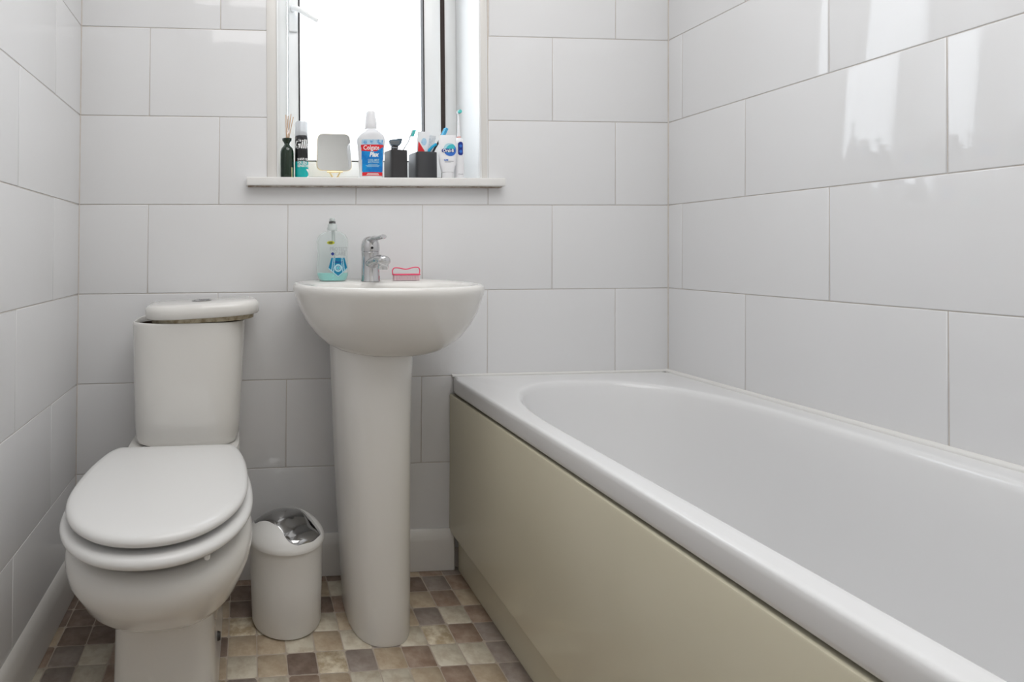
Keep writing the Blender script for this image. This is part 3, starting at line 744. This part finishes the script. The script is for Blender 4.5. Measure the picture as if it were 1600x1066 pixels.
# mouthwash bottle
MX, MY = .3630, .004
mw = thing('mouthwash_bottle', 'white bottle of mouthwash with a blue and red label, tallest thing on the sill', 'bottle', (MX, MY, SZ))
mp_ = [(.0300, 0), (.0325, .002), (.0335, .010), (.0350, .040), (.0375, .075), (.0405, .105), (.0405, .116), (.0375, .124), (.0270, .133), (.0185, .1405), (.0160, .144)]
def mwid(z):
    for (r0, z0), (r1, z1) in zip(mp_[:-1], mp_[1:]):
        if z0 <= z <= z1: return r0+(r1-r0)*(z-z0)/(z1-z0)
    return .03
def mring(r, z): return sup(MX, MY, SZ+z, r, min(r, .024), min(r, .024), 3.0, 3.0, 48)
loft('bottle', [mring(r, z) for r, z in mp_], M['bottle_white'], mw, True, True, 50)
lathe('cap', MX, MY, [(.0165, SZ+.143), (.0178, SZ+.146), (.0178, SZ+.158), (.0160, SZ+.174), (.0142, SZ+.182), (.0142, SZ+.192), (.0120, SZ+.1955)], M['white_plastic'], mw, 36, ang=50)
def mf(x, z):
    a = mwid(z); t = min(abs(x)/a, .995); return Vector((MX+x, MY-.024*(1-t**3)**(1/3)-.0004, SZ+z))
mf2 = lambda x, z: mf(x, z)+Vector((0, -.0003, 0)); mf3 = lambda x, z: mf(x, z)+Vector((0, -.0006, 0))
lw = lambda z: .0285+.0040*(z/.1)
print_area('label_pale', mf, -.033, .033, .090, .110, M['label_pale'], mw, 40, 10, lambda x, z: abs(x) < lw(z)-.001)
print_area('label_blue', mf, -.034, .034, .016, .0955, M['label_blue'], mw, 50, 30, lambda x, z: abs(x) < lw(z))
print_area('label_red', mf, -.031, .031, .006, .0165, M['red'], mw, 40, 5, lambda x, z: abs(x) < lw(z))
print_area('brand_banner', mf2, -.034, .034, .072, .098, M['red'], mw, 70, 30, lambda x, z: abs(x) < lw(z)+.0005 and z > .0775+.55*max(0, x-.010)-.0015*math.cos(x*60) and z < .0955)
text('brand_text', 'Colgate', .0185, -.004, .0862, mf3, M['white_print'], mw, .0003, .80)
text('label_text', 'Plax', .0180, .003, .0665, mf2, M['white_print'], mw, .0008, .85, .2)
text('label_text', 'COOL MINT', .0078, .002, .0505, mf2, M['shield_pale'], mw, .0002, .75)
text('label_text', 'MOUTHWASH', .0070, .002, .0445, mf2, M['shield_pale'], mw, .0001, .7)
for zz, ww in ((.0375, .014), (.0345, .020), (.0315, .017)):
    print_area('fine_print', mf2, -ww, ww, zz, zz+.0011, M['shield_pale'], mw, 20, 1)
print_area('fine_print', mf2, -.016, .016, .0115, .013, M['white_print'], mw, 20, 1)
print_area('fine_print', mf2, -.018, .018, .0085, .010, M['white_print'], mw, 20, 1)
# tumblers
def tumbler(name, label, x, y, hw_, hgt, yaw, m, ribs=False):
    t = thing(name, label, 'cup', (x, y, SZ), 'anthracite tumblers on the sill')
    TT = Matrix.Translation((x, y, SZ)) @ Matrix.Rotation(yaw, 4, 'Z')
    def q(z, a): return [TT @ Vector(p) for p in sup(0, 0, z, a, a, a, 5.5, 5.5, 56)]
    loft('cup_wall', [q(0, hw_-.002), q(.002, hw_), q(hgt-.001, hw_), q(hgt, hw_-.001), q(hgt-.001, hw_-.003), q(.006, hw_-.0035)], m, t, True, True, 40)
    return t
# 1: razor + teal toothbrush
C1X, C1Y = .4462, .040
tumbler('tumbler', 'black square tumbler holding a razor and a teal toothbrush', C1X, C1Y, .0280, .0880, math.radians(14), M['anthracite'])
rz = thing('razor', 'grey cartridge razor standing head up in the black tumbler', 'razor', (.440, .040, SZ+.05))
tube('handle', [(.438, .042, SZ+.015), (.4395, .038, SZ+.065), (.4420, .034, SZ+.104)], [.006, .0095, .0110], M['can_black'], rz, 14)
tube('collar', [(.4412, .034, SZ+.0955), (.4415, .0335, SZ+.0985)], [.0118, .0118], M['grey_print'], rz, 16)
prism('head', [(.4235, SZ+.1175), (.4255, SZ+.109), (.4320, SZ+.1015), (.4530, SZ+.1010), (.4600, SZ+.1085), (.4640, SZ+.1230), (.4610, SZ+.1245), (.4255, SZ+.1195)], 'y', .026, .040, M['razor'], rz, .0012)
bm = bmesh.new()
for i in range(4): bm_box(bm, .427, .454, .0252, .0262, SZ+.1065+.0028*i, SZ+.1075+.0028*i)
link('blade', from_bm(bm), M['steel'], rz, 0)
def toothbrush(name, label, path, rad, headdir, m_handle, m_br, hl=.020):
    t = thing(name, label, 'toothbrush', path[0])
    tube('handle', smooth_path(path, 6), rad, m_handle, t, 10)
    a = Vector(path[-1]); d = (Vector(path[-1])-Vector(path[-2])).normalized(); s = Vector(headdir).normalized(); n = d.cross(s)
    bm = bmesh.new()
    TT = Matrix((( *[n.x, s.x, d.x], a.x), (*[n.y, s.y, d.y], a.y), (*[n.z, s.z, d.z], a.z), (0, 0, 0, 1)))
    bm_box(bm, -.005, .005, -.002, .002, -.002, hl, .0015, 2, TT); link('head', from_bm(bm), m_handle, t)
    bm = bmesh.new()
    for i in range(3):
        for j in range(7): 
            x = -.0035+.0035*i; z = .001+(hl-.003)*j/6; bm_box(bm, x-.0015, x+.0015, .0018, .0105, z-.0013, z+.0013, 0, 1, TT)
    b = link('bristles', from_bm(bm), m_br, t, 0); b['kind'] = 'stuff'
    return t
toothbrush('toothbrush', 'toothbrush with teal bristles leaning out of the black tumbler beside the razor', [(.456, .050, SZ+.012), (.462, .040, SZ+.070), (.4695, .028, SZ+.095), (.479, .021, SZ+.112), (.4845, .018, SZ+.128)], .0018, (.95, -.3, 0), M['grey_tube'], M['teal_bristle'], .020)
# 2: toothpaste tubes and brushes
C2X, C2Y = .5345, .058
tumbler('tumbler', 'dark grey square tumbler holding toothpaste tubes and toothbrushes', C2X, C2Y, .0345, .0850, math.radians(10), M['anthracite2'])
def tubepaste(name, label, base, tip, w0, w1, th0, m, cat='toothpaste'):
    t = thing(name, label, cat, base); b, e = Vector(base), Vector(tip); d = (e-b).normalized(); sx = Vector((1, 0, 0)); sx = (sx-d*sx.dot(d)).normalized(); sy = d.cross(sx)
    rings = []
    for k in range(9):
        u = k/8; w_ = w0+(w1-w0)*u; th = th0*(1-u)+.0012*u
        rings.append([b.lerp(e, u)+sx*math.cos(2*PI*j/24)*w_+sy*math.sin(2*PI*j/24)*th for j in range(24)])
    o = loft('tube_body', rings, m, t, True, True, 60)
    cr = loft('crimp', [[e-d*.008+sx*math.copysign(w1*1.02, math.cos(2*PI*j/4+.785))+sy*math.copysign(.0016, math.sin(2*PI*j/4+.785)) for j in range(4)], [e+d*.002+sx*math.copysign(w1*1.02, math.cos(2*PI*j/4+.785))+sy*math.copysign(.0012, math.sin(2*PI*j/4+.785)) for j in range(4)]], m, t)
    return t, b, d, sx, sy, e
t1 = tubepaste('toothpaste_tube', 'white toothpaste tube with a red flash standing in the grey tumbler', (.5240, .052, SZ+.006), (.5330, .042, SZ+.146), .0150, .0190, .014, M['white_plastic'])
def tf(t, off):
    _, b, d, sx, sy, e = t; L = (e-b).length
    th0 = .014
    def f(x, z):
        u = z/L; w_ = .0150+(.004)*u; th = th0*(1-u)+.0012*u; q = max(0, 1-(x/w_)**2)**.5
        s = -1 if sy.y > 0 else 1
        return b+d*z+sx*x+sy*s*(th*q+off)
    return f
print_area('red_flash', tf(t1, .0004), -.0145, .010, .078, .113, M['red'], t1[0], 30, 30, lambda x, z: x < .010-(z-.078)*.70 and x > -.0145)
print_area('blue_print', tf(t1, .0004), -.006, .010, .100, .124, M['label_pale'], t1[0], 20, 20, lambda x, z: ((x-.002)/.008)**2+((z-.112)/.011)**2 < 1)
t2 = tubepaste('toothpaste_tube', 'crumpled silver grey toothpaste tube standing in the grey tumbler', (.5440, .066, SZ+.006), (.5600, .056, SZ+.138), .0110, .0150, .010, M['grey_tube'])
toothbrush('toothbrush', 'toothbrush with blue and white head showing above the upright toothpaste tube', [(.552, .050, SZ+.012), (.5600, .046, SZ+.080), (.5785, .038, SZ+.118), (.5855, .036, SZ+.134)], .0034, (.5, -1, 0), M['can_black'], M['blue_bristle'], .024)
tube('curved_toothbrush', smooth_path([(.546, .0395, SZ+.015), (.547, .039, SZ+.082), (.554, .037, SZ+.098), (.569, .037, SZ+.110)], 6), .0042, M['cyan'], None, 10)
o = bpy.data.objects['curved_toothbrush']; o.name = 'toothbrush'; o['label'] = 'blue curved toothbrush handle end poking over the rim of the grey tumbler'; o['category'] = 'toothbrush'
# standing toothpaste tube, cap down
OX, OY = .5880, -.005
ob = thing('toothpaste_tube', 'white toothpaste tube with blue round logo standing on its cap in front', 'toothpaste', (OX, OY, SZ))
def oring(z, w_, th): return sup(OX, OY, SZ+z, w_, th, th, 2.6, 2.6, 48)
lathe('cap', OX, OY, [(.0160, SZ), (.0168, SZ+.001), (.0165, SZ+.018)], M['white_plastic'], ob, 36, sy=.8)
ow = [(.0170, .0185, .0128), (.0200, .030, .0130), (.0242, .044, .0130), (.0252, .065, .0115), (.0254, .090, .0085), (.0256, .122, .0035), (.0256, .128, .0015)]
loft('tube_body', [oring(z, a, t) for a, z, t in ow], M['white_plastic'], ob, True, True, 50)
def of(x, z):
    for (a0, z0, t0), (a1, z1, t1_) in zip(ow[:-1], ow[1:]):
        if z0 <= z <= z1: u = (z-z0)/(z1-z0); a = a0+(a1-a0)*u; th = t0+(t1_-t0)*u; break
    else: a, th = .02, .01
    q = max(0, 1-min(1, abs(x)/a)**2.6)**(1/2.6); return Vector((OX+x, OY-th*q-.0004, SZ+z))
of2 = lambda x, z: of(x, z)+Vector((0, -.0003, 0)); of3 = lambda x, z: of(x, z)+Vector((0, -.0006, 0))
oc = (.0045, .0840)
print_area('round_logo', of, -.016, .0248, .062, .106, M['teal_print'], ob, 60, 60, lambda x, z: math.hypot(x-oc[0], z-oc[1]) < .0192)
print_area('round_logo_lower', of2, -.016, .0248, .062, .106, M['blue_print'], ob, 60, 60, lambda x, z: math.hypot(x-oc[0], z-oc[1]) < .0193 and math.hypot(x-oc[0]+.006, z-oc[1]-.012) > .0215)
print_area('round_logo_pale', of2, -.016, .0248, .062, .106, M['shield_pale'], ob, 60, 60, lambda x, z: math.hypot(x-oc[0], z-oc[1]) < .0193 and math.hypot(x-oc[0]-.008, z-oc[1]+.006) > .0220)
print_area('name_plate', of3, -.0205, .0185, .0745, .0875, M['navy'], ob, 70, 24, lambda x, z: max(abs(x+.001)-.0135, 0)**2+(z-.081)**2 < .0056**2)
text('brand_text', 'Oral-B', .0130, -.001, .0807, lambda x, z: of3(x, z)+Vector((0, -.0003, 0)), M['white_print'], ob, .0003, .92)
text('label_text', 'GUMS', .0050, -.0085, .0530, of2, M['blue_print'], ob, .0003, .9)
print_area('fine_print', of2, -.0130, .014, .0490, .0500, M['grey_print'], ob, 20, 1)
print_area('fine_print', of2, -.0130, .004, .0465, .0473, M['grey_print'], ob, 20, 1)
# electric toothbrush
EX, EY = .6285, .010
et = thing('electric_toothbrush', 'white electric toothbrush with a dark blue oval button at the right end', 'toothbrush', (EX, EY, SZ))
ep = [(.0125, 0), (.0135, .003), (.0138, .02), (.0142, .08), (.0140, .108), (.0125, .117), (.0085, .1215), (.0060, .1235)]
loft('handle', [circ(EX, EY, SZ+z, r, 36, r*.95) for r, z in ep], M['white_plastic'], et, ang=50)
def ef(x, z):
    r = .0142; return Vector((EX+x, EY-r*.95*max(0, 1-(x/r)**2)**.5-.0004, SZ+z))
print_area('button_panel', ef, -.0085, .0085, .069, .110, M['navy'], et, 30, 40, lambda x, z: x*x+max(abs(z-.0895)-.0125, 0)**2 < .0075**2)
print_area('button', lambda x, z: ef(x, z)+Vector((0, -.0006, 0)), -.0055, .0055, .074, .105, M['blue_print'], et, 20, 30, lambda x, z: x*x+min(abs(z-.0970), abs(z-.0810))**2 < .0045**2)
text('brand_text', 'Oral-B', .0058, 0, .0140, ef, M['grey_print'], et, 0, .9)
lathe('colour_ring', EX, EY, [(.0062, SZ+.1235), (.0062, SZ+.1262)], M['pink_tip'], et, 20)
tube('brush_neck', [(EX, EY, SZ+.1262), (EX, EY, SZ+.145), (EX-.0002, EY, SZ+.185), (EX, EY, SZ+.198)], [.0052, .0038, .0022, .0026], M['white_plastic'], et, 14)
hd = bmesh.new(); tube_bm(hd, [(EX, EY+.002, SZ+.199), (EX, EY-.003, SZ+.1995)], [.0058, .0062], 20); hdo = link('brush_head', from_bm(hd), M['white_plastic'], et)
hb = bmesh.new(); tube_bm(hb, [(EX+.001, EY-.003, SZ+.1995), (EX+.002, EY-.0095, SZ+.2005)], [.0050, .0052], 14); hbo = link('bristles', from_bm(hb), M['teal_bristle'], et); hbo['kind'] = 'stuff'

# the ceiling fill is an added area light out of frame, without a fitting
bpy.context.view_layer.update()
